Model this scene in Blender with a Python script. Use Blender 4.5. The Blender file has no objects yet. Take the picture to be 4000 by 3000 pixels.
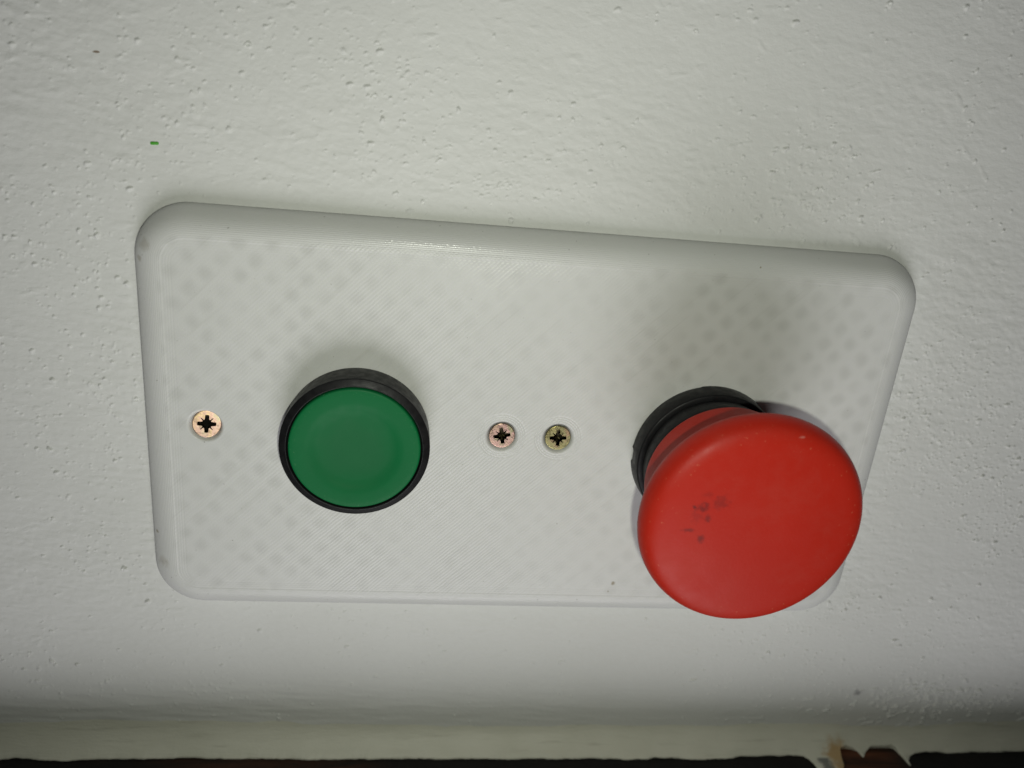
import bpy, bmesh, math, random
import numpy as np
from mathutils import Vector, Matrix

random.seed(7)
rng = np.random.default_rng(11)
S = 0.001                                   # everything below is written in millimetres on the wall: x right, y up, z out of the wall

def W(x, y, z):                             # wall millimetres -> world metres (wall stands upright in the XZ plane, facing -Y)
    return Vector((x * S, -z * S, y * S))

scene = bpy.context.scene
# ------------------------------------------------------------------ camera
cam = bpy.data.objects.new('camera', bpy.data.cameras.new('camera'))
scene.collection.objects.link(cam)
RC = [(0.990832, 0.092433, 0.098525), (-0.051506, 0.932673, -0.357027), (-0.124892, 0.348679, 0.928884)]
CP = (-24.840608, 66.380958, 150.225753)
M = Matrix.Identity(4)
for c in range(3):
    v = W(*RC[c]) / S
    for r in range(3):
        M[r][c] = v[r]
M.translation = W(*CP)
cam.matrix_world = M
cam.data.sensor_width = 36.0
cam.data.lens = 36.0 * 3181.6458 / 4000.0
cam.data.clip_start = 0.005
cam.data.clip_end = 50.0
cam.data.dof.use_dof = True
cam.data.dof.focus_distance = 0.155
cam.data.dof.aperture_fstop = 15.0
scene.camera = cam
# ------------------------------------------------------------------ world, lamps, exposure
world = bpy.data.worlds.new('World')
scene.world = world
world.use_nodes = True
bg = world.node_tree.nodes['Background']
bg.inputs[0].default_value = (0.95, 0.98, 1.0, 1)
bg.inputs[1].default_value = 0.02

def lamp(name, pos, target, size, power, colour, shape='DISK'):
    d = bpy.data.lights.new(name, 'AREA')
    d.shape = shape
    d.size = size
    d.energy = power
    d.color = colour
    o = bpy.data.objects.new(name, d)
    scene.collection.objects.link(o)
    p, t = W(*pos), W(*target)
    o.location = p
    o.rotation_euler = (t - p).to_track_quat('-Z', 'Y').to_euler()
    return o
# the phone's own flash, a few millimetres beside the lens
fd = bpy.data.lights.new('phone_flash', 'SPOT')
fd.spot_size = math.radians(112)
fd.spot_blend = 1.0
fd.shadow_soft_size = 0.002
fd.energy = 0.47
fd.color = (0.97, 1.0, 0.86)
fo = bpy.data.objects.new('phone_flash', fd)
COLL = scene.collection
COLL.objects.link(fo)
fo.location = W(-18, 56, 156)
fo.rotation_euler = (W(-2, 9, 0) - W(-18, 56, 156)).to_track_quat('-Z', 'Y').to_euler()
lamp('room_light', (50, -720, 690), (0, 0, 0), 0.64, 4.6, (0.99, 0.975, 1.0))

scene.view_settings.view_transform = 'Standard'
scene.view_settings.look = 'None'
scene.view_settings.exposure = -0.02
scene.view_settings.gamma = 1.0
scene.cycles.use_denoising = True
scene.cycles.max_bounces = 8

# ------------------------------------------------------------------ helpers
COL = scene.collection

def link(name, me, mat, parent=None, kind=None, label=None, cat=None, group=None):
    o = bpy.data.objects.new(name, me)
    COL.objects.link(o)
    if mat is not None:
        me.materials.append(mat)
    if parent is not None:
        o.parent = parent
    tag(o, label, cat, group, kind)
    return o

def tag(o, label=None, cat=None, group=None, kind=None):
    if label: o['label'] = label
    if cat: o['category'] = cat
    if group: o['group'] = group
    if kind: o['kind'] = kind

def empty(name, pos, label, cat, group=None):
    o = bpy.data.objects.new(name, None)
    COL.objects.link(o)
    o.location = W(*pos)
    o.empty_display_size = 0.005
    tag(o, label, cat, group)
    return o

def mesh_from(name, verts, faces, smooth=True):
    me = bpy.data.meshes.new(name)
    me.from_pydata([W(*v) for v in verts], [], faces)
    me.update()
    if smooth:
        me.shade_smooth()
    return me

def lathe(name, prof, n=128, warp=None, close_end=True):
    """profile [(r, z)] from the wall outwards, revolved about z; warp(i_ring, angle, r, z) -> (r, z)"""
    verts, faces, rings = [], [], []
    for i, (r, z) in enumerate(prof):
        if r < 1e-6:
            rings.append([len(verts)])
            verts.append((0, 0, z))
            continue
        ids = []
        for k in range(n):
            a = 2 * math.pi * k / n
            rr, zz = warp(i, a, r, z) if warp else (r, z)
            ids.append(len(verts))
            verts.append((rr * math.cos(a), rr * math.sin(a), zz))
        rings.append(ids)
    for A, B in zip(rings[:-1], rings[1:]):
        if len(A) == 1 and len(B) == 1:
            continue
        for k in range(n):
            k2 = (k + 1) % n
            if len(B) == 1:
                faces.append((A[k], A[k2], B[0]))
            elif len(A) == 1:
                faces.append((A[0], B[k2], B[k]))
            else:
                faces.append((A[k], A[k2], B[k2], B[k]))
    return mesh_from(name, verts, faces)

def smooth_prof(pts, sub=4):
    """Catmull-Rom through profile points"""
    P = [np.array(p, float) for p in pts]
    out = []
    for i in range(len(P) - 1):
        p0, p1, p2, p3 = P[max(i - 1, 0)], P[i], P[i + 1], P[min(i + 2, len(P) - 1)]
        for s in range(sub):
            t = s / sub
            out.append(tuple(0.5 * ((2 * p1) + (p2 - p0) * t + (2 * p0 - 5 * p1 + 4 * p2 - p3) * t * t + (3 * p1 - p0 - 3 * p2 + p3) * t ** 3)))
    out.append(tuple(P[-1]))
    return out

# ---- node helpers
class Mat:
    def __init__(self, name, base=(0.5, 0.5, 0.5), rough=0.5, spec=0.5, metal=0.0):
        self.m = bpy.data.materials.new(name)
        self.m.use_nodes = True
        self.t = self.m.node_tree
        self.b = self.t.nodes['Principled BSDF']
        self.set('Base Color', (*base, 1))
        self.set('Roughness', rough)
        self.set('Specular IOR Level', spec)
        self.set('Metallic', metal)
        self.co = self.n('ShaderNodeTexCoord').outputs['Object']
    def n(self, kind, **kw):
        node = self.t.nodes.new(kind)
        for k, v in kw.items():
            setattr(node, k, v)
        return node
    def set(self, sock, v):
        if isinstance(v, bpy.types.NodeSocket):
            self.t.links.new(v, self.b.inputs[sock])
        else:
            self.b.inputs[sock].default_value = v
    def put(self, inp, v):
        if isinstance(v, bpy.types.NodeSocket):
            self.t.links.new(v, inp)
        else:
            inp.default_value = v
    def math(self, op, a, b=None, c=None, clamp=False):
        nd = self.n('ShaderNodeMath', operation=op, use_clamp=clamp)
        self.put(nd.inputs[0], a)
        if b is not None: self.put(nd.inputs[1], b)
        if c is not None: self.put(nd.inputs[2], c)
        return nd.outputs[0]
    def mapped(self, scale=(1, 1, 1), rot=(0, 0, 0), loc=(0, 0, 0)):
        nd = self.n('ShaderNodeMapping')
        self.t.links.new(self.co, nd.inputs['Vector'])
        nd.inputs['Scale'].default_value = scale
        nd.inputs['Rotation'].default_value = rot
        nd.inputs['Location'].default_value = loc
        return nd.outputs[0]
    def noise(self, per_mm=1.0, detail=2.0, rough=0.5, vec=None, dist=0.0):
        nd = self.n('ShaderNodeTexNoise')
        self.t.links.new(vec if vec is not None else self.co, nd.inputs['Vector'])
        nd.inputs['Scale'].default_value = per_mm * 1000.0
        nd.inputs['Detail'].default_value = detail
        nd.inputs['Roughness'].default_value = rough
        nd.inputs['Distortion'].default_value = dist
        return nd.outputs['Fac']
    def ramp(self, fac, stops):
        nd = self.n('ShaderNodeValToRGB')
        el = nd.color_ramp.elements
        while len(el) < len(stops):
            el.new(0.5)
        for e, (p, c) in zip(el, stops):
            e.position = p
            e.color = (*c, 1) if len(c) == 3 else c
        self.t.links.new(fac, nd.inputs[0])
        return nd.outputs[0]
    def rng(self, v, a, b, c=0.0, d=1.0, smooth=True):
        nd = self.n('ShaderNodeMapRange')
        nd.interpolation_type = 'SMOOTHSTEP' if smooth else 'LINEAR'
        self.put(nd.inputs[0], v)
        for i, x in enumerate((a, b, c, d)):
            self.put(nd.inputs[i + 1], x)
        return nd.outputs[0]
    def mix(self, f, a, b):
        nd = self.n('ShaderNodeMix', data_type='RGBA')
        self.put(nd.inputs[0], f)
        self.put(nd.inputs[6], a if isinstance(a, bpy.types.NodeSocket) else (*a, 1))
        self.put(nd.inputs[7], b if isinstance(b, bpy.types.NodeSocket) else (*b, 1))
        return nd.outputs[2]
    def xyz(self):
        nd = self.n('ShaderNodeSeparateXYZ')
        self.t.links.new(self.co, nd.inputs[0])
        return nd.outputs
    def bump(self, h, dist_mm, strength=1.0, prev=None):
        nd = self.n('ShaderNodeBump')
        nd.inputs['Strength'].default_value = strength
        nd.inputs['Distance'].default_value = dist_mm * S
        self.put(nd.inputs['Height'], h)
        if prev is not None:
            self.t.links.new(prev, nd.inputs['Normal'])
        return nd.outputs[0]
    def spot(self, x, y, r, soft=0.4, wob=0.35, per_mm=1.2, sx=1.0, sy=1.0):
        """ragged round mark at local wall-mm (x, y), 1 inside"""
        X, Y, Z = self.xyz()
        dx = self.math('MULTIPLY', self.math('SUBTRACT', X, x * S), 1000.0 / sx)
        dy = self.math('MULTIPLY', self.math('SUBTRACT', Z, y * S), 1000.0 / sy)
        d = self.math('SQRT', self.math('ADD', self.math('MULTIPLY', dx, dx), self.math('MULTIPLY', dy, dy)))
        nz = self.math('MULTIPLY', self.math('SUBTRACT', self.noise(per_mm, 3.0), 0.5), wob * r * 4)
        return self.rng(self.math('ADD', d, nz), r * (1 - soft), r * (1 + soft), 1.0, 0.0)

# ------------------------------------------------------------------ materials
def m_wall():
    m = Mat('painted_plaster', (0.7, 0.7, 0.68), 0.62, 0.25)
    big = m.noise(0.03, 3.0)
    c = m.mix(big, (0.665, 0.672, 0.645), (0.735, 0.742, 0.722))
    fine = m.noise(0.9, 3.0)
    c = m.mix(m.math('MULTIPLY', m.rng(fine, 0.35, 0.8), 0.10), c, (0.58, 0.575, 0.54))
    sp = m.math('MULTIPLY', m.spot(89.1, -67.3, 0.8, 0.7, 0.5), 0.6)
    c = m.mix(sp, c, (0.12, 0.12, 0.13))
    sp = m.math('MULTIPLY', m.spot(-79.0, 64.3, 0.34, 0.3, 0.3, sx=1.6, sy=0.55), 0.85)
    c = m.mix(sp, c, (0.16, 0.10, 0.05))
    m.set('Base Color', c)
    n = m.bump(m.noise(1.6, 3.0, 0.55, m.mapped((0.6, 1, 1))), 0.08)
    m.set('Normal', m.bump(m.noise(6.0, 2.0), 0.008, 1.0, n))
    return m.m

def m_plate():
    m = Mat('printed_white_plastic', (0.7, 0.7, 0.68), 0.38, 0.38)
    X, Y, Z = m.xyz()
    x = m.math('MULTIPLY', X, 1000.0)
    y = m.math('MULTIPLY', Z, 1000.0)
    out = m.math('MULTIPLY', Y, -1000.0)
    flat = m.rng(out, 3.9, 3.99)
    u = m.math('MULTIPLY', m.math('ADD', x, y), 0.70711)
    v = m.math('MULTIPLY', m.math('SUBTRACT', y, x), 0.70711)
    wob = m.math('MULTIPLY', m.noise(0.25, 2.0), 0.5)
    vv = m.math('ADD', v, wob)
    # extruded lines of the top layer, 45 degrees
    ln = m.math('SINE', m.math('MULTIPLY', vv, 2 * math.pi / 0.62))
    cmb = m.n('ShaderNodeCombineXYZ')
    m.put(cmb.inputs[0], m.math('MULTIPLY', u, 0.00005))
    m.put(cmb.inputs[1], m.math('MULTIPLY', v, 0.001))
    streak = m.noise(0.9, 3.0, 0.6, cmb.outputs[0])          # each line a little different, long in u
    patch = m.math('MULTIPLY', m.rng(m.noise(0.05, 2.0), 0.35, 0.65, 0.45, 1.0), m.rng(m.math('ABSOLUTE', m.math('ADD', x, 8.0)), 12.0, 50.0, 1.0, 0.28))
    lines = m.math('ADD', m.math('MULTIPLY', ln, 0.35), m.math('MULTIPLY', streak, 1.6))
    h = m.math('MULTIPLY', m.math('MULTIPLY', lines, patch), flat)
    nrm = m.bump(h, 0.05)
    nrm = m.bump(m.noise(3.0, 2.0), 0.016, 1.0, nrm)
    lip = m.math('MULTIPLY', m.noise(3.6, 2.0), m.math('SUBTRACT', 1.0, flat))
    nrm = m.bump(lip, 0.024, 1.0, nrm)
    m.set('Normal', nrm)
    # infill lattice ghosting through the thin top skin
    k = 2 * math.pi / 8.3
    w1 = m.math('MULTIPLY', m.math('SUBTRACT', m.noise(0.22, 2.0), 0.5), 1.5)
    w2 = m.math('MULTIPLY', m.math('SUBTRACT', m.noise(0.19, 2.0, vec=m.mapped(loc=(3.1, 1.7, 5.2))), 0.5), 1.5)
    su = m.math('SINE', m.math('MULTIPLY', m.math('ADD', u, w1), k))
    sv = m.math('SINE', m.math('MULTIPLY', m.math('ADD', v, w2), k))
    g = m.math('ABSOLUTE', m.math('MULTIPLY', su, sv))
    cells = m.rng(g, 0.1, 1.15)
    pick = m.rng(m.noise(0.16, 2.0, vec=m.mapped(loc=(7.1, 2.7, 1.2))), 0.30, 0.66, 0.22, 1.0)
    side = m.rng(m.math('ABSOLUTE', m.math('ADD', x, 8.0)), 12.0, 46.0, 0.5, 1.15)
    ghost = m.math('MULTIPLY', m.math('MULTIPLY', m.math('MULTIPLY', cells, pick), side), m.math('MULTIPLY', flat, 0.34))
    c = m.mix(m.noise(0.05, 2.0), (0.655, 0.662, 0.64), (0.705, 0.71, 0.695))
    c = m.mix(ghost, c, (0.47, 0.475, 0.45))
    gap = m.math('MULTIPLY', m.rng(streak, 0.56, 0.70), m.math('MULTIPLY', flat, 0.12))
    c = m.mix(gap, c, (0.42, 0.42, 0.38))
    # brown specks near the lower edge and grime on the left lip
    for (px, py, r, a) in ((21.1, -33.3, 0.42, 0.75), (20.3, -35.4, 0.26, 0.6), (-72.0, 33.5, 0.9, 0.25), (-73.2, 31.0, 0.5, 0.35), (-73.3, -24.5, 0.35, 0.6), (-72.3, -31.0, 1.0, 0.22), (40.0, 37.5, 0.16, 0.7)):
        c = m.mix(m.math('MULTIPLY', m.spot(px, py, r, 0.6, 0.5), a), c, (0.22, 0.17, 0.07))
    dots = m.rng(m.noise(1.5, 1.0), 0.765, 0.80)
    c = m.mix(m.math('MULTIPLY', dots, 0.5), c, (0.2, 0.19, 0.16))
    m.set('Base Color', c)
    m.set('Roughness', m.rng(out, 3.6, 3.98, 0.20, 0.36))
    m.set('Subsurface Weight', 0.14)
    m.b.inputs['Subsurface Radius'].default_value = (1.0, 1.05, 0.85)
    m.set('Subsurface Scale', 0.0012)
    return m.m

def m_black(name, speck=0.0):
    m = Mat(name, (0.013, 0.013, 0.014), 0.46, 0.28)
    d = m.rng(m.noise(2.2, 4.0, 0.7), 0.62, 0.75)
    m.set('Base Color', m.mix(m.math('MULTIPLY', d, 0.35 + speck), (0.0075, 0.0075, 0.0085), (0.05, 0.05, 0.046)))
    m.set('Normal', m.bump(m.noise(5.0, 2.0), 0.02))
    m.set('Roughness', m.rng(m.noise(0.8, 3.0), 0.3, 0.7, 0.38, 0.55))
    return m.m

def m_green():
    m = Mat('green_plastic', (0.005, 0.125, 0.045), 0.42, 0.16)
    X, Y, Z = m.xyz()
    r = m.math('MULTIPLY', m.math('SQRT', m.math('ADD', m.math('MULTIPLY', X, X), m.math('MULTIPLY', Z, Z))), 1000.0)
    worn = m.math('MULTIPLY', m.rng(m.math('ADD', r, m.math('MULTIPLY', m.noise(0.2, 3.0), 6.0)), 6.0, 13.0, 1.0, 0.0), 0.5)
    c = m.mix(worn, (0.003, 0.150, 0.043), (0.020, 0.132, 0.050))
    c = m.mix(m.math('MULTIPLY', m.noise(0.35, 5.0, 0.65), 0.30), c, (0.010, 0.105, 0.040))
    sv = m.mapped((0.12, 1, 2.2), (0, math.radians(-28), 0))
    scr = m.rng(m.noise(0.7, 5.0, 0.65, sv), 0.70, 0.76)
    c = m.mix(m.math('MULTIPLY', scr, 0.45), c, (0.09, 0.24, 0.14))
    rd = m.math('MULTIPLY', m.rng(r, 10.2, 12.0), m.rng(m.noise(1.6, 3.0, 0.6), 0.60, 0.70))
    c = m.mix(m.math('MULTIPLY', rd, 0.35), c, (0.10, 0.26, 0.13))
    sp = m.rng(m.noise(1.9, 2.0, 0.5), 0.74, 0.78)
    c = m.mix(m.math('MULTIPLY', sp, 0.35), c, (0.004, 0.05, 0.02))
    m.set('Base Color', c)
    m.set('Roughness', m.rng(m.noise(0.5, 4.0), 0.3, 0.7, 0.46, 0.52))
    m.set('Normal', m.bump(m.noise(2.5, 2.0), 0.008))
    return m.m

def m_red():
    m = Mat('red_plastic', (0.40, 0.018, 0.012), 0.40, 0.2)
    X, Y, Z = m.xyz()
    c = m.mix(m.noise(0.06, 2.0), (0.45, 0.019, 0.0085), (0.50, 0.022, 0.0105))
    front = m.rng(m.math('MULTIPLY', Y, -1000.0), 27.5, 29.5)
    for (px, py, r, a, sx, sy) in ((-10.7, 4.3, 0.75, 0.75, 1.3, 1), (-7.7, 5.5, 1.05, 0.45, 1.2, 1), (-9.7, 2.4, 0.6, 0.6, 1, 1.1), (-12.1, 4.3, 0.28, 0.9, 1, 1),
                                   (-12.4, 0.0, 0.55, 0.7, 1.7, 0.7), (-10.1, -1.4, 0.6, 0.8, 0.9, 1.3), (-11.2, 2.5, 0.9, 0.25, 1.5, 1.0), (-10.0, 6.7, 0.7, 0.3, 1.3, 0.8)):
        s = m.math('MULTIPLY', m.math('MULTIPLY', m.spot(px, py, r * 0.85, 0.95, 0.85, 1.3, sx, sy), a), front)
        c = m.mix(m.math('MULTIPLY', s, 0.75), c, (0.05, 0.012, 0.014))
    s = m.math('MULTIPLY', m.math('MULTIPLY', m.spot(4.3, 17.5, 0.26, 0.7, 1.0, 2.5, 1.7, 0.6), 0.6), front)
    c = m.mix(s, c, (0.62, 0.22, 0.18))
    rad = m.math('MULTIPLY', m.math('SQRT', m.math('ADD', m.math('MULTIPLY', X, X), m.math('MULTIPLY', Z, Z))), 1000.0)
    rim = m.math('MULTIPLY', m.rng(rad, 13.5, 17.0), front)
    sp = m.math('MULTIPLY', m.rng(m.noise(1.5, 3.0, 0.6), 0.66, 0.72), m.math('ADD', m.math('MULTIPLY', rim, 0.5), 0.08))
    c = m.mix(sp, c, (0.62, 0.15, 0.08))
    hz = m.math('MULTIPLY', m.rng(m.noise(0.10, 5.0, 0.7), 0.45, 0.75), 0.16)      # finger grease and dust
    c = m.mix(hz, c, (0.42, 0.075, 0.05))
    m.set('Base Color', c)
    m.set('Roughness', m.rng(m.noise(0.4, 4.0), 0.3, 0.7, 0.42, 0.50))
    m.set('Normal', m.bump(m.noise(2.2, 4.0, 0.6), 0.022))
    m.set('Subsurface Weight', 0.06)
    m.b.inputs['Subsurface Radius'].default_value = (1.0, 0.25, 0.15)
    m.set('Subsurface Scale', 0.001)
    return m.m

def m_zinc(name, a, b, c3, rough):
    m = Mat(name, a, rough, 0.5, 1.0)
    c = m.ramp(m.noise(0.42, 3.0, 0.55, dist=0.6), [(0.34, a), (0.50, b), (0.64, c3)])
    m.set('Base Color', c)
    m.set('Normal', m.bump(m.noise(2.5, 2.0, 0.5), 0.014))
    m.set('Roughness', m.rng(m.noise(1.5, 3.0), 0.3, 0.7, rough - 0.08, rough + 0.1))
    return m.m

def m_caulk():
    m = Mat('cream_caulk', (0.6, 0.6, 0.5), 0.5, 0.3)
    c = m.mix(m.noise(0.12, 4.0), (0.60, 0.60, 0.50), (0.72, 0.715, 0.62))
    st = m.math('MULTIPLY', m.spot(85.5, -83.0, 2.4, 0.6, 0.5, 0.5, 1.2, 1.0), 0.8)
    c = m.mix(st, c, (0.46, 0.28, 0.09))
    hole_dark = m.math('MULTIPLY', m.math('MULTIPLY', m.spot(81.2, -83.0, 1.3, 0.5, 0.5, 0.8, 1.0, 3.0), m.rng(m.math('MULTIPLY', m.xyz()[1], -1000.0), 3.4, 4.0)), 0.8)  # dark hole in the smear, painted on as a grey patch
    c = m.mix(hole_dark, c, (0.10, 0.11, 0.11))
    hz = m.math('MULTIPLY', m.rng(m.noise(0.5, 4.0, 0.6, m.mapped((0.15, 1, 1.5))), 0.58, 0.72), 0.35)
    c = m.mix(hz, c, (0.38, 0.37, 0.30))
    m.set('Base Color', c)
    n = m.bump(m.noise(0.5, 3.0, 0.55, m.mapped((0.25, 1, 1))), 0.25)
    m.set('Normal', m.bump(m.noise(2.0, 3.0), 0.04, 1.0, n))
    return m.m

def m_wood():
    m = Mat('dark_varnished_wood', (0.02, 0.008, 0.005), 0.55, 0.25)
    grain = m.noise(0.35, 5.0, 0.6, m.mapped((0.12, 1, 1)), 0.4)
    brown = m.ramp(grain, [(0.35, (0.006, 0.003, 0.002)), (0.52, (0.065, 0.022, 0.010)), (0.70, (0.13, 0.045, 0.020))])
    X, Y, Z = m.xyz()
    x = m.math('MULTIPLY', X, 1000.0)
    bare = m.math('MULTIPLY', m.rng(x, 84, 88), m.rng(x, 98, 105, 1.0, 0.0))
    lft = m.math('MULTIPLY', m.rng(x, -85, -60), m.rng(x, -40, -22, 0.45, 0.0))
    f = m.math('ADD', m.math('ADD', bare, lft), m.math('MULTIPLY', m.rng(m.noise(0.06, 3.0), 0.55, 0.75), 0.12), clamp=True)
    m.set('Base Color', m.mix(f, (0.0035, 0.0028, 0.0028), brown))
    m.set('Normal', m.bump(m.noise(0.8, 4.0, 0.6, m.mapped((0.3, 1, 1))), 0.12))
    return m.m

MW, MP, MG, MR = m_wall(), m_plate(), m_green(), m_red()
MB, MB2 = m_black('black_plastic'), m_black('black_plastic_dusty', 0.25)
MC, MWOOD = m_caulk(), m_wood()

# ------------------------------------------------------------------ the wall: painted plaster with roller texture and air-bubble pits
PW, PH, PR = 150.04 / 2, 82.93 / 2, 10.0
PX, PY = 0.25, -0.66                         # centre of the plate
WZ = -1.5                                   # face of the wall; the face of the plate is at z = 4
LEDGE_Y = -83.5

def build_wall():
    h = 0.18
    x0, x1, y0, y1 = -119.0, 147.0, -84.6, 95.0
    xs = np.arange(x0, x1, h)
    ys = np.arange(y0, y1, h)
    nx, ny = len(xs), len(ys)
    fx = np.fft.fftfreq(nx, h)[None, :]
    fy = np.fft.fftfreq(ny, h)[:, None]
    def field(sx, sy, ang=0.0):
        w = np.fft.fft2(rng.standard_normal((ny, nx)))
        ca, sa = math.cos(ang), math.sin(ang)
        gx, gy = fx * ca + fy * sa, -fx * sa + fy * ca
        w *= np.exp(-2 * math.pi ** 2 * ((gx * sx) ** 2 + (gy * sy) ** 2))
        f = np.fft.ifft2(w).real
        return f / f.std()
    X, Y = np.meshgrid(xs, ys)
    dx, dy = np.abs(X - PX) - (PW - PR), np.abs(Y - PY) - (PH - PR)
    dpl = np.hypot(np.maximum(dx, 0), np.maximum(dy, 0)) + np.minimum(np.maximum(dx, dy), 0) - PR     # distance to the plate outline
    area = np.clip(0.85 + 0.45 * field(14, 10), 0.25, 1.6)
    calm = np.clip((Y + 78) / 40, 0.5, 1.0)
    calm = np.where(X > 70, np.maximum(calm, 0.8), calm)
    Zh = field(1.3, 0.42, -0.12) * 0.017 * area * calm
    Zh += field(0.42, 0.26, -0.2) * 0.0125 * area * calm
    Zh += field(4.0, 2.2) * 0.03
    Zh += field(18, 12) * 0.12
    # faint brush drag low on the wall
    low = np.clip((-58 - Y) / 12, 0, 1) * np.clip(1.2 - (X + 110) / 160, 0.2, 1)
    Zh += field(2.6, 0.42, -0.03) * 0.05 * low
    # pits
    dens = np.clip(0.55 + 0.5 * field(9, 7), 0.08, 1.8)
    def put(px, py, r, depth, el, ang, hard, ring=0.0, lean=0.0):
        R = r * 2.6
        i0, i1 = int((px - R - x0) / h), int((px + R - x0) / h) + 2
        j0, j1 = int((py - R - y0) / h), int((py + R - y0) / h) + 2
        if i0 < 0 or j0 < 0 or i1 >= nx or j1 >= ny:
            return
        U, V = X[j0:j1, i0:i1] - px, Y[j0:j1, i0:i1] - py
        ca, sa = math.cos(ang), math.sin(ang)
        u, v = (U * ca + V * sa) / el, (-U * sa + V * ca) * el ** 0.5
        v = np.where(v < 0, v * (1 - 0.45 * lean), v)
        th = np.arctan2(v, u)
        rr = r * (1 + 0.22 * np.sin(2 * th + ang * 5) + 0.16 * np.sin(3 * th + ang * 9))
        d = np.hypot(u, v) / rr
        t = np.clip((1.15 - d) / (hard * (0.62 - 0.38 * lean * np.sin(th + ang))), 0, 1)
        dome = t * t * (3 - 2 * t)
        Zh[j0:j1, i0:i1] += depth * (dome - (ring * np.clip(1 - (d / 0.75) ** 2, 0, 1)))
    n = 0
    tries = 0
    while n < 7600 and tries < 120000:
        tries += 1
        px, py = rng.uniform(x0 + 2, x1 - 2), rng.uniform(y0 + 3, y1 - 2)
        j, i = int((py - y0) / h), int((px - x0) / h)
        if dpl[j, i] < 0.8 or math.hypot(px + 70.6, py - 50.4) < 2.0: continue
        w = dens[j, i]
        if dpl[j, i] < 5: w *= 0.35
        if py < -44: w *= 0.40 if px < 45 else 0.75
        if py < -70: w *= 0.4
        if px > 72 and -45 < py < 40: w *= 1.9
        if rng.random() * 1.8 > w: continue
        n += 1
        big = rng.random() < 0.05
        r = rng.uniform(0.28, 0.40) if big else rng.uniform(0.13, 0.25)
        put(px, py, r, r * rng.uniform(0.45, 1.05), rng.uniform(1.0, 1.7), rng.normal(0, 0.4), rng.uniform(0.8, 1.2), rng.choice([0.0, 0.0, 0.9, 1.5]), 1.0)
    for _ in range(1500):                                           # shallow dimples
        px, py = rng.uniform(x0 + 4, x1 - 4), rng.uniform(y0 + 4, y1 - 4)
        if py < -60 and px < 60: continue
        put(px, py, rng.uniform(0.5, 1.0), rng.uniform(0.02, 0.07), rng.uniform(1.2, 2.4), rng.normal(-0.15, 0.3), 1.0)
    for _ in range(240):                                            # paint grains low on the right
        px, py = rng.normal(113, 13), rng.normal(-70, 4.0)
        put(px, py, rng.uniform(0.3, 0.7), rng.uniform(0.08, 0.28), rng.uniform(1.0, 1.8), rng.normal(0.3, 0.5), 0.9)
    # keep the paint flat under and right beside the plate, under the green mark and the caulk
    k = np.clip((dpl + 0.6) / 1.2, 0, 1)
    Zh = Zh * k - 0.02 * (1 - k)
    global MARK_Z
    MARK_Z = WZ + float(Zh[int((50.4 - y0) / h), int((-70.6 - x0) / h)])
    low = np.clip((-75.5 - Y) / 4.0, 0, 1)
    Zh = Zh * (1 - low) - 0.05 * low
    # coarse skirts beyond the detailed field
    ex = np.array([300.0, 160.0, 60.0, 14.0])
    XS = np.concatenate([x0 - ex, xs, x1 + ex[::-1]])
    YS = np.concatenate([ys, y1 + ex[::-1]])
    Zf = np.zeros((len(YS), len(XS)))
    Zf[:ny, 4:4 + nx] = Zh
    edge = np.minimum(np.minimum(np.arange(nx), np.arange(nx)[::-1])[None, :], np.arange(ny)[::-1][:, None]) * h
    Zf[:ny, 4:4 + nx] *= np.clip(edge / 4.0, 0, 1)
    GX, GY = np.meshgrid(XS, YS)
    V = np.stack([GX * S, -(Zf + WZ) * S, GY * S], -1).reshape(-1, 3).astype(np.float32)
    NX, NY = len(XS), len(YS)
    idx = np.arange(NX * NY).reshape(NY, NX)
    F = np.stack([idx[:-1, :-1], idx[:-1, 1:], idx[1:, 1:], idx[1:, :-1]], -1)
    hole = (np.abs(GX[:-1, :-1]) < PW - 6) & (np.abs(GY[:-1, :-1]) < PH - 6)        # nothing to model behind the plate
    F = F[~hole].reshape(-1, 4).astype(np.int32)
    me = bpy.data.meshes.new('wall')
    me.vertices.add(len(V)); me.vertices.foreach_set('co', V.ravel())
    me.loops.add(F.size); me.loops.foreach_set('vertex_index', F.ravel())
    me.polygons.add(len(F)); me.polygons.foreach_set('loop_start', np.arange(0, F.size, 4, dtype=np.int32))
    me.update(calc_edges=True)
    me.shade_smooth()
    return link('wall', me, MW, kind='structure', label='white painted plaster wall with pitted roller texture')
wall = build_wall()

# small green pen mark, a dab of paint on the wall
def build_mark():
    pr, n = [], 20
    verts, faces = [], []
    for z, k in ((-0.08, 1.0), (0.05, 1.0), (0.09, 0.75)):
        for i in range(n):
            a = 2 * math.pi * i / n
            x = math.copysign(0.45, math.cos(a)) + 0.27 * k * math.cos(a)
            y = 0.27 * k * math.sin(a) + 0.05 * x
            verts.append((x, y, z))
    for r in range(2):
        for i in range(n):
            faces.append((r * n + i, r * n + (i + 1) % n, (r + 1) * n + (i + 1) % n, (r + 1) * n + i))
    faces.append(tuple(2 * n + i for i in range(n)))
    mm = Mat('green_ink', (0.07, 0.36, 0.025), 0.5, 0.3)
    mm.set('Base Color', mm.mix(mm.noise(1.5, 2.0), (0.05, 0.32, 0.02), (0.11, 0.42, 0.05)))
    o = link('paint_mark', mesh_from('paint_mark', verts, faces), mm.m, wall, label='tiny bright green paint dab')
    o.location = W(-70.6, 50.4, MARK_Z + 0.02)
build_mark()

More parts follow.
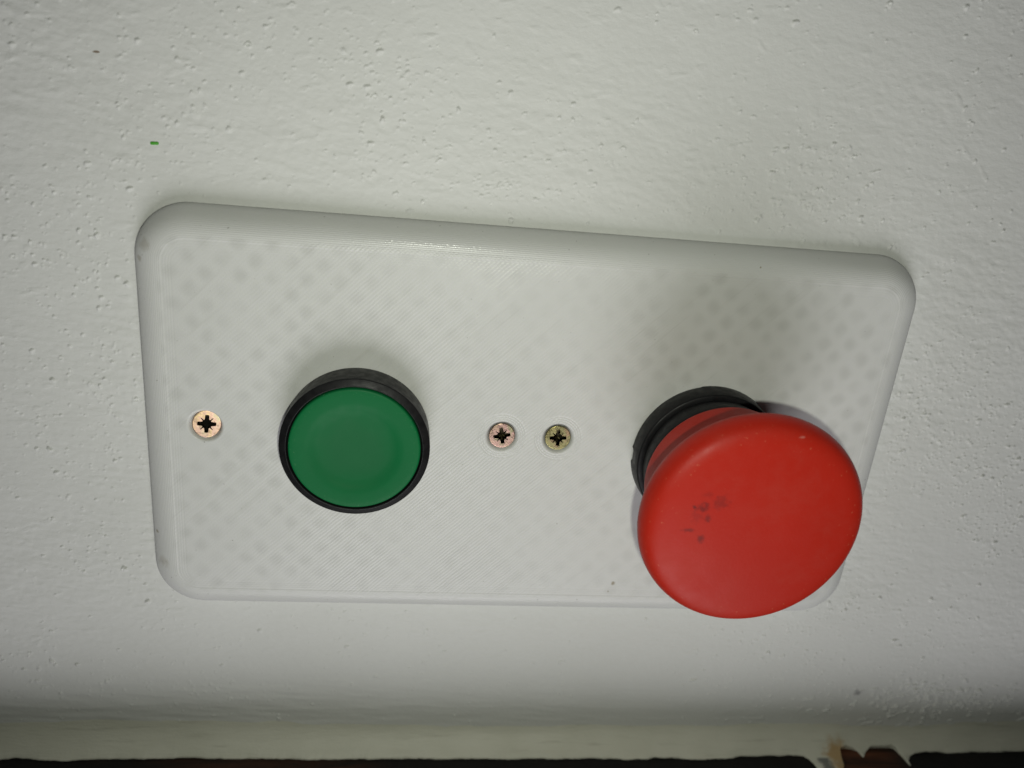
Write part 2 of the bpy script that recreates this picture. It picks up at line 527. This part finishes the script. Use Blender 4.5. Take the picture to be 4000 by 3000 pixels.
# ------------------------------------------------------------------ dark wooden ledge below and the caulk bead that seals it to the wall
def build_ledge():
    x0, x1, n = -436.0, 462.0, 300
    sec = [(-14.0, LEDGE_Y - 42), (-14.0, LEDGE_Y), (2, LEDGE_Y), (6, LEDGE_Y), (12, LEDGE_Y), (16, LEDGE_Y), (19.0, LEDGE_Y - 0.2), (21.0, LEDGE_Y - 1.2), (22.0, LEDGE_Y - 3.5), (22.0, LEDGE_Y - 42)]
    verts, faces = [], []
    for i in range(n + 1):
        x = x0 + (x1 - x0) * i / n
        for (z, y) in sec:
            w = 0.0 if y < LEDGE_Y - 20 else 0.10 * math.sin(x * 0.21 + z) * math.sin(x * 0.067)
            verts.append((x, y + w, z))
    m = len(sec)
    for i in range(n):
        for k in range(m):
            k2 = (k + 1) % m
            faces.append((i * m + k, i * m + k2, (i + 1) * m + k2, (i + 1) * m + k))
    faces.append(tuple(range(m)))
    faces.append(tuple(n * m + k for k in range(m)))
    me = mesh_from('wooden_ledge', verts, faces, smooth=False)
    return link('wooden_ledge', me, MWOOD, label='dark varnished wooden ledge running along the bottom of the white wall', cat='ledge')
build_ledge()

EDGE = [(-109.74, 2.15), (-106.69, 1.88), (-102.78, 2.34), (-100.0, 2.65), (-96.76, 2.75), (-92.06, 2.42), (-82.88, 2.34), (-68.59, 2.22), (-49.38, 2.51), (-43.62, 2.78), (-14.37, 2.76), (16.01, 3.06), (33.49, 3.34), (38.68, 2.9), (47.5, 3.44), (54.01, 3.33), (60.76, 2.74), (67.43, 2.54), (73.37, 2.66), (76.63, 2.85), (77.59, 3.66), (78.36, 5.59), (78.64, 7.79), (84.13, 8.0), (85.73, 5.89), (86.49, 2.67), (86.64, 1.02), (88.51, 0.7), (90.43, 0.96), (91.8, 1.63), (91.96, 2.62), (92.4, 3.2), (93.07, 2.46), (93.94, 1.48), (95.47, 0.57), (101.1, 0.43), (101.95, 0.77), (102.52, 2.19), (102.84, 4.01), (103.05, 5.64), (103.11, 6.68), (103.48, 4.67), (104.77, 3.2), (106.67, 2.22), (110.11, 1.74), (112.96, 1.67), (115.61, 1.94), (122.89, 1.65), (137.44, 1.39)]
def build_caulk():
    ex = np.array([e[0] for e in EDGE]); ez = np.array([e[1] for e in EDGE])
    o = np.argsort(ex)
    ex, ez = ex[o], ez[o]
    xs = np.concatenate([np.linspace(-430, -140, 40), np.arange(-136, 162, 0.2), np.linspace(166, 456, 40)])
    zs = np.interp(xs, ex, ez)
    def wob(s, a):
        k = rng.standard_normal(len(xs))
        t = np.arange(-int(4 * s / 0.2), int(4 * s / 0.2) + 1) * 0.2
        g = np.exp(-0.5 * (t / s) ** 2)
        f = np.convolve(k, g / g.sum(), 'same')
        return a * f / f.std()
    zs = np.maximum(zs + wob(2.0, 0.08), 0.25)
    rag = wob(0.3, 0.045) + wob(0.9, 0.08)
    top = -76.6 + wob(6.0, 0.3) + wob(1.5, 0.08)
    bul = wob(5.0, 0.06) + wob(1.6, 0.03)
    kk = np.exp(-0.5 * (np.arange(-60, 61) * 0.2 / 4.0) ** 2)
    zc = np.convolve(np.pad(np.clip(zs, 1.2, 3.3), 60, mode='edge'), kk / kk.sum(), 'valid')
    verts, faces = [], []
    nf = 12
    rows = nf + 6
    yl = LEDGE_Y + 0.55
    for i, x in enumerate(xs):
        ze, z0 = zs[i], zc[i]
        te = min(1.0, ((ze - WZ) / (z0 - WZ)) ** (1 / 2.1))
        for k in range(nf):                                         # concave face of the bead, cut short where it has broken away
            t = te * k / (nf - 1)
            y = top[i] + (yl - top[i]) * t
            z = WZ + (z0 - WZ) * t ** 2.1 + bul[i] * math.sin(math.pi * t) + (-0.10 if k == 0 else 0.0)
            verts.append((x, y, z + (rag[i] if k == nf - 1 else 0)))
        yb = top[i] + (yl - top[i]) * te
        z1 = WZ + (z0 - WZ) * te ** 2.1
        e = max(ze, z1)
        for f in (0.5, 1.0):                                        # smear running out over the ledge
            verts.append((x, yb - 0.10 * f, z1 + (e - z1) * f + 0.05 * f + rag[i]))
        verts.append((x, yb - 0.28, e + 0.13 + rag[i]))
        verts.append((x, yb - 0.5, e + 0.10 + rag[i]))
        verts.append((x, min(yb - 0.7, LEDGE_Y + 0.1), e - 0.35 + rag[i] * 0.5))
        verts.append((x, LEDGE_Y - 0.3, e - 0.5))
    for i in range(len(xs) - 1):
        for k in range(rows - 1):
            faces.append((i * rows + k, i * rows + k + 1, (i + 1) * rows + k + 1, (i + 1) * rows + k))
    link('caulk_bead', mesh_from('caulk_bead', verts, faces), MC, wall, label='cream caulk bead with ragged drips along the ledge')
build_caulk()

# ------------------------------------------------------------------ switch plate
SCREWS = [(-62.7, -0.16), (-6.14, 0.36), (5.14, 0.42)]

def contour(d, n=18):
    r = max(PR - d, 0.6)
    hw, hh = PW - d, PH - d
    out = []
    for (cx, cy, a0) in ((hw - r, hh - r, 0), (-hw + r, hh - r, 90), (-hw + r, -hh + r, 180), (hw - r, -hh + r, 270)):
        for k in range(n + 1):
            a = math.radians(a0 + 90.0 * k / n)
            out.append((PX + cx + r * math.cos(a), PY + cy + r * math.sin(a)))
    return out

def build_plate():
    T, B, Z0 = 4.0, 5.7, WZ + 0.4
    prof = [(0.0, WZ - 0.5), (0.0, Z0)]
    # rounded lip from (0, Z0) to (B, T), walked in printed-line steps
    tt = np.linspace(0, math.pi / 2, 2000)
    pe = 2 / 1.95
    ed, ez = B * (1 - np.cos(tt) ** pe), Z0 + (T - Z0) * np.sin(tt) ** pe
    L = np.concatenate([[0], np.cumsum(np.hypot(np.diff(ed), np.diff(ez)))])
    step = 0.36
    s = 0.0
    while s < L[-1] - step:
        for f, b in ((0.12, 0.0), (0.5, 0.06), (0.88, 0.0)):
            q = s + f * step
            t = np.interp(q, L, tt)
            j = min(max(int(np.searchsorted(tt, t)), 1), 1998)
            nx, nz = -(ez[j + 1] - ez[j - 1]), ed[j + 1] - ed[j - 1]  # outward normal (towards the edge and out of the wall)
            l = math.hypot(nx, nz)
            prof.append((float(np.interp(q, L, ed)) + nx / l * b, float(np.interp(q, L, ez)) + nz / l * b))
        s += step
    for k in range(4):
        d0 = B + 0.1 + k * 0.46
        prof += [(d0, T - 0.014), (d0 + 0.10, T), (d0 + 0.36, T)]
    prof.append((B + 2.0, T))
    bm = bmesh.new()
    rings = []
    for (d, z) in prof:
        rings.append([bm.verts.new(W(x, y, z)) for (x, y) in contour(d)])
    n = len(rings[0])
    for A, Bq in zip(rings[:-1], rings[1:]):
        for k in range(n):
            bm.faces.new((A[k], A[(k + 1) % n], Bq[(k + 1) % n], Bq[k])).smooth = True
    # countersunk screw pockets with the printed rings round them
    loops = [rings[-1]]
    for (sx, sy) in SCREWS:
        R0 = 3.5 if sx < -20 else 5.0
        pr = [(R0, T)]
        for k in range(0 if sx < -20 else 3):
            r = R0 - 0.25 - k * 0.46
            pr += [(r, T), (r - 0.10, T - 0.06), (r - 0.2, T)]
        pr += [(3.42, T), (3.25, T - 0.05), (3.06, T - 0.20), (2.86, T - 0.55), (2.72, T - 0.95), (2.2, T - 2.0), (1.0, T - 2.6)]
        m = 56
        rr = [[bm.verts.new(W(sx + r * math.cos(2 * math.pi * k / m), sy + r * math.sin(2 * math.pi * k / m), z)) for k in range(m)] for (r, z) in pr]
        for A, Bq in zip(rr[:-1], rr[1:]):
            for k in range(m):
                bm.faces.new((A[k], A[(k + 1) % m], Bq[(k + 1) % m], Bq[k])).smooth = True
        bm.faces.new(rr[-1])
        loops.append(rr[0])
    es = []
    for lp in loops:
        for k in range(len(lp)):
            e = bm.edges.get((lp[k], lp[(k + 1) % len(lp)]))
            es.append(e)
    # pockets 2 and 3 overlap nowhere: centres 11.3 mm apart
    bmesh.ops.triangle_fill(bm, use_beauty=True, use_dissolve=False, edges=es, normal=Vector((0, -1, 0)))
    bmesh.ops.recalc_face_normals(bm, faces=bm.faces)
    me = bpy.data.meshes.new('switch_plate')
    bm.to_mesh(me); bm.free()
    return link('switch_plate', me, MP, label='white 3D-printed switch plate with rounded corners screwed to the wall', cat='switch plate')
build_plate()

# ------------------------------------------------------------------ screws
def build_screw(pos, rot, tilt, mats, label, depth):
    root = empty('screw', (pos[0], pos[1], 2.7), label, 'screw', 'countersunk screws in the switch plate')
    root.rotation_euler = (math.radians(tilt[0]), math.radians(-rot), math.radians(tilt[1]))
    R, hw, rc = 2.62, 0.40, 1.68
    zt = 4.0 - depth - 2.7
    n = 64
    # pozidriv outline: four arms, small tick grooves on the diagonals
    cross = []
    for q in range(4):
        a = math.pi / 2 * q
        ca, sa = math.cos(a), math.sin(a)
        for (x, y) in ((rc, -hw * 0.86), (rc + 0.05, 0), (rc, hw * 0.86), (0.86, hw * 1.06), (0.76, 0.56), (1.16, 1.08), (1.08, 1.16), (0.56, 0.76), (hw * 1.06, 0.86)):
            cross.append((x * ca - y * sa, x * sa + y * ca))
    bm = bmesh.new()
    prof = [(1.6, zt - 1.05), (R * 0.95, zt - 0.30), (R, zt - 0.13), (R * 0.99, zt - 0.05), (R * 0.965, zt - 0.008), (R * 0.94, zt)]
    rr = [[bm.verts.new(W(r * math.cos(2 * math.pi * k / n), r * math.sin(2 * math.pi * k / n), z)) for k in range(n)] for (r, z) in prof]
    for A, B in zip(rr[:-1], rr[1:]):
        for k in range(n):
            bm.faces.new((A[k], A[(k + 1) % n], B[(k + 1) % n], B[k])).smooth = True
    c0 = [bm.verts.new(W(x, y, zt)) for (x, y) in cross]
    ce = [bm.edges.new((c0[k], c0[(k + 1) % len(c0)])) for k in range(len(c0))]
    oe = [bm.edges.get((rr[-1][k], rr[-1][(k + 1) % n])) for k in range(n)]
    bmesh.ops.triangle_fill(bm, use_beauty=True, edges=ce + oe, normal=Vector((0, -1, 0)))
    bmesh.ops.recalc_face_normals(bm, faces=bm.faces)
    me = bpy.data.meshes.new('screw_head')
    bm.to_mesh(me); bm.free()
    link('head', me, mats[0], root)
    # recess walls and floor
    verts, faces = [], []
    m = len(cross)
    for (s, z) in ((1.0, zt), (0.93, zt - 0.25), (0.80, zt - 0.9)):
        for (x, y) in cross:
            d = math.hypot(x, y)
            tick = d > 1.3 and abs(abs(x) - abs(y)) < 0.15
            k = s if not tick else (s if s == 1 else (0.62 if s > 0.9 else 0.5))
            verts.append((x * k, y * k, z))
    for r in range(2):
        for k in range(m):
            faces.append((r * m + k, r * m + (k + 1) % m, (r + 1) * m + (k + 1) % m, (r + 1) * m + k))
    verts.append((0, 0, zt - 1.15))
    for k in range(m):
        faces.append((2 * m + k, 2 * m + (k + 1) % m, 3 * m))
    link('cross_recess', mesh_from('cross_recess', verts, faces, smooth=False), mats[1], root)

zdark = m_zinc('zinc_recess_shaded', (0.03, 0.026, 0.013), (0.012, 0.010, 0.006), (0.05, 0.042, 0.02), 0.30)  # darkened copy of the zinc, shade of the recess put into its colour
zblack = Mat('recess_shade_black', (0.004, 0.0035, 0.003), 0.7, 0.08)  # matt black stands in for the deep shade inside the cross recess
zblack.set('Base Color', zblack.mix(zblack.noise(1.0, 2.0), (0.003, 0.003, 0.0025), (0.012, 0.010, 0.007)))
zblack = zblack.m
z1 = m_zinc('zinc_gold_flash_lit', (0.92, 0.70, 0.38), (0.90, 0.60, 0.50), (0.82, 0.72, 0.48), 0.40)  # pinkish gold zinc, colour lightened for the flash it catches
z2 = m_zinc('zinc_pink', (0.47, 0.35, 0.23), (0.50, 0.32, 0.27), (0.33, 0.34, 0.18), 0.30)
z3 = m_zinc('zinc_olive', (0.38, 0.33, 0.14), (0.31, 0.29, 0.14), (0.42, 0.28, 0.17), 0.30)
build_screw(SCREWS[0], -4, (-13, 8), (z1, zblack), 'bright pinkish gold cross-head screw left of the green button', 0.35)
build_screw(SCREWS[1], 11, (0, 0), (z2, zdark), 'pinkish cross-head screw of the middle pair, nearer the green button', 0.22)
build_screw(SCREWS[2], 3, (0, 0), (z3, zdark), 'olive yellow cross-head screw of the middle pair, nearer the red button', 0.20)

# ------------------------------------------------------------------ green push button
g = empty('push_button', (-34.29, -0.68, 4.0), 'round green push button in a black bezel on the switch plate', 'push button')
link('bezel', lathe('bezel', [(13.7, -0.3), (13.82, 0.0), (13.86, 0.3), (13.93, 3.0), (13.96, 6.02), (13.95, 6.12), (13.88, 6.20), (13.76, 6.26), (12.75, 6.80), (12.62, 6.84), (12.52, 6.72), (12.48, 6.4), (12.44, 5.0), (11.0, 4.9)], 160), MB, g)
gp = [(12.22, 5.0), (12.22, 6.3), (12.18, 6.62), (12.05, 6.80), (11.8, 6.86), (11.0, 6.86), (9.4, 6.84), (8.7, 6.76), (7.9, 6.52), (7.2, 6.33), (6.4, 6.23), (3.0, 6.15), (0, 6.13)]
link('cap', lathe('cap', gp, 160), MG, g)

# ------------------------------------------------------------------ red mushroom button
r_ = empty('mushroom_button', (35.51, -1.71, 4.0), 'large red mushroom-head stop button on a black collar', 'mushroom button')
def notch(i, a, r, z):
    d = math.degrees(a)
    if i <= 2 and 176 < d < 187: return (r - 0.45, z)
    if i <= 2 and 100 < d < 176: return (r - 0.12, z)
    return (r, z)
link('collar', lathe('collar', [(14.9, -0.3), (15.0, 0.0), (15.0, 0.7), (14.95, 1.2), (14.75, 3.9), (14.62, 4.15), (14.4, 4.25), (13.9, 4.25), (13.0, 4.2)], 180, notch), MB, r_)
link('neck', lathe('neck', [(13.55, 3.6), (13.6, 4.3), (13.75, 5.2), (13.8, 6.0), (13.8, 12.5), (12.0, 12.6)], 160), MB2, r_)
cp = smooth_prof([(13.9, 11.4), (14.85, 11.1), (15.02, 11.3), (15.0, 13.5), (15.05, 16.5), (15.5, 18.9), (16.8, 21.3), (18.6, 23.1), (19.6, 24.5), (20.0, 26.0), (19.75, 27.5), (18.9, 28.8), (17.4, 29.6), (15.0, 30.05), (10.0, 30.5), (5.0, 30.7), (0.001, 30.75)], 5)
cp[-1] = (0.0, 30.75)
link('mushroom_cap', lathe('mushroom_cap', cp, 200), MR, r_)
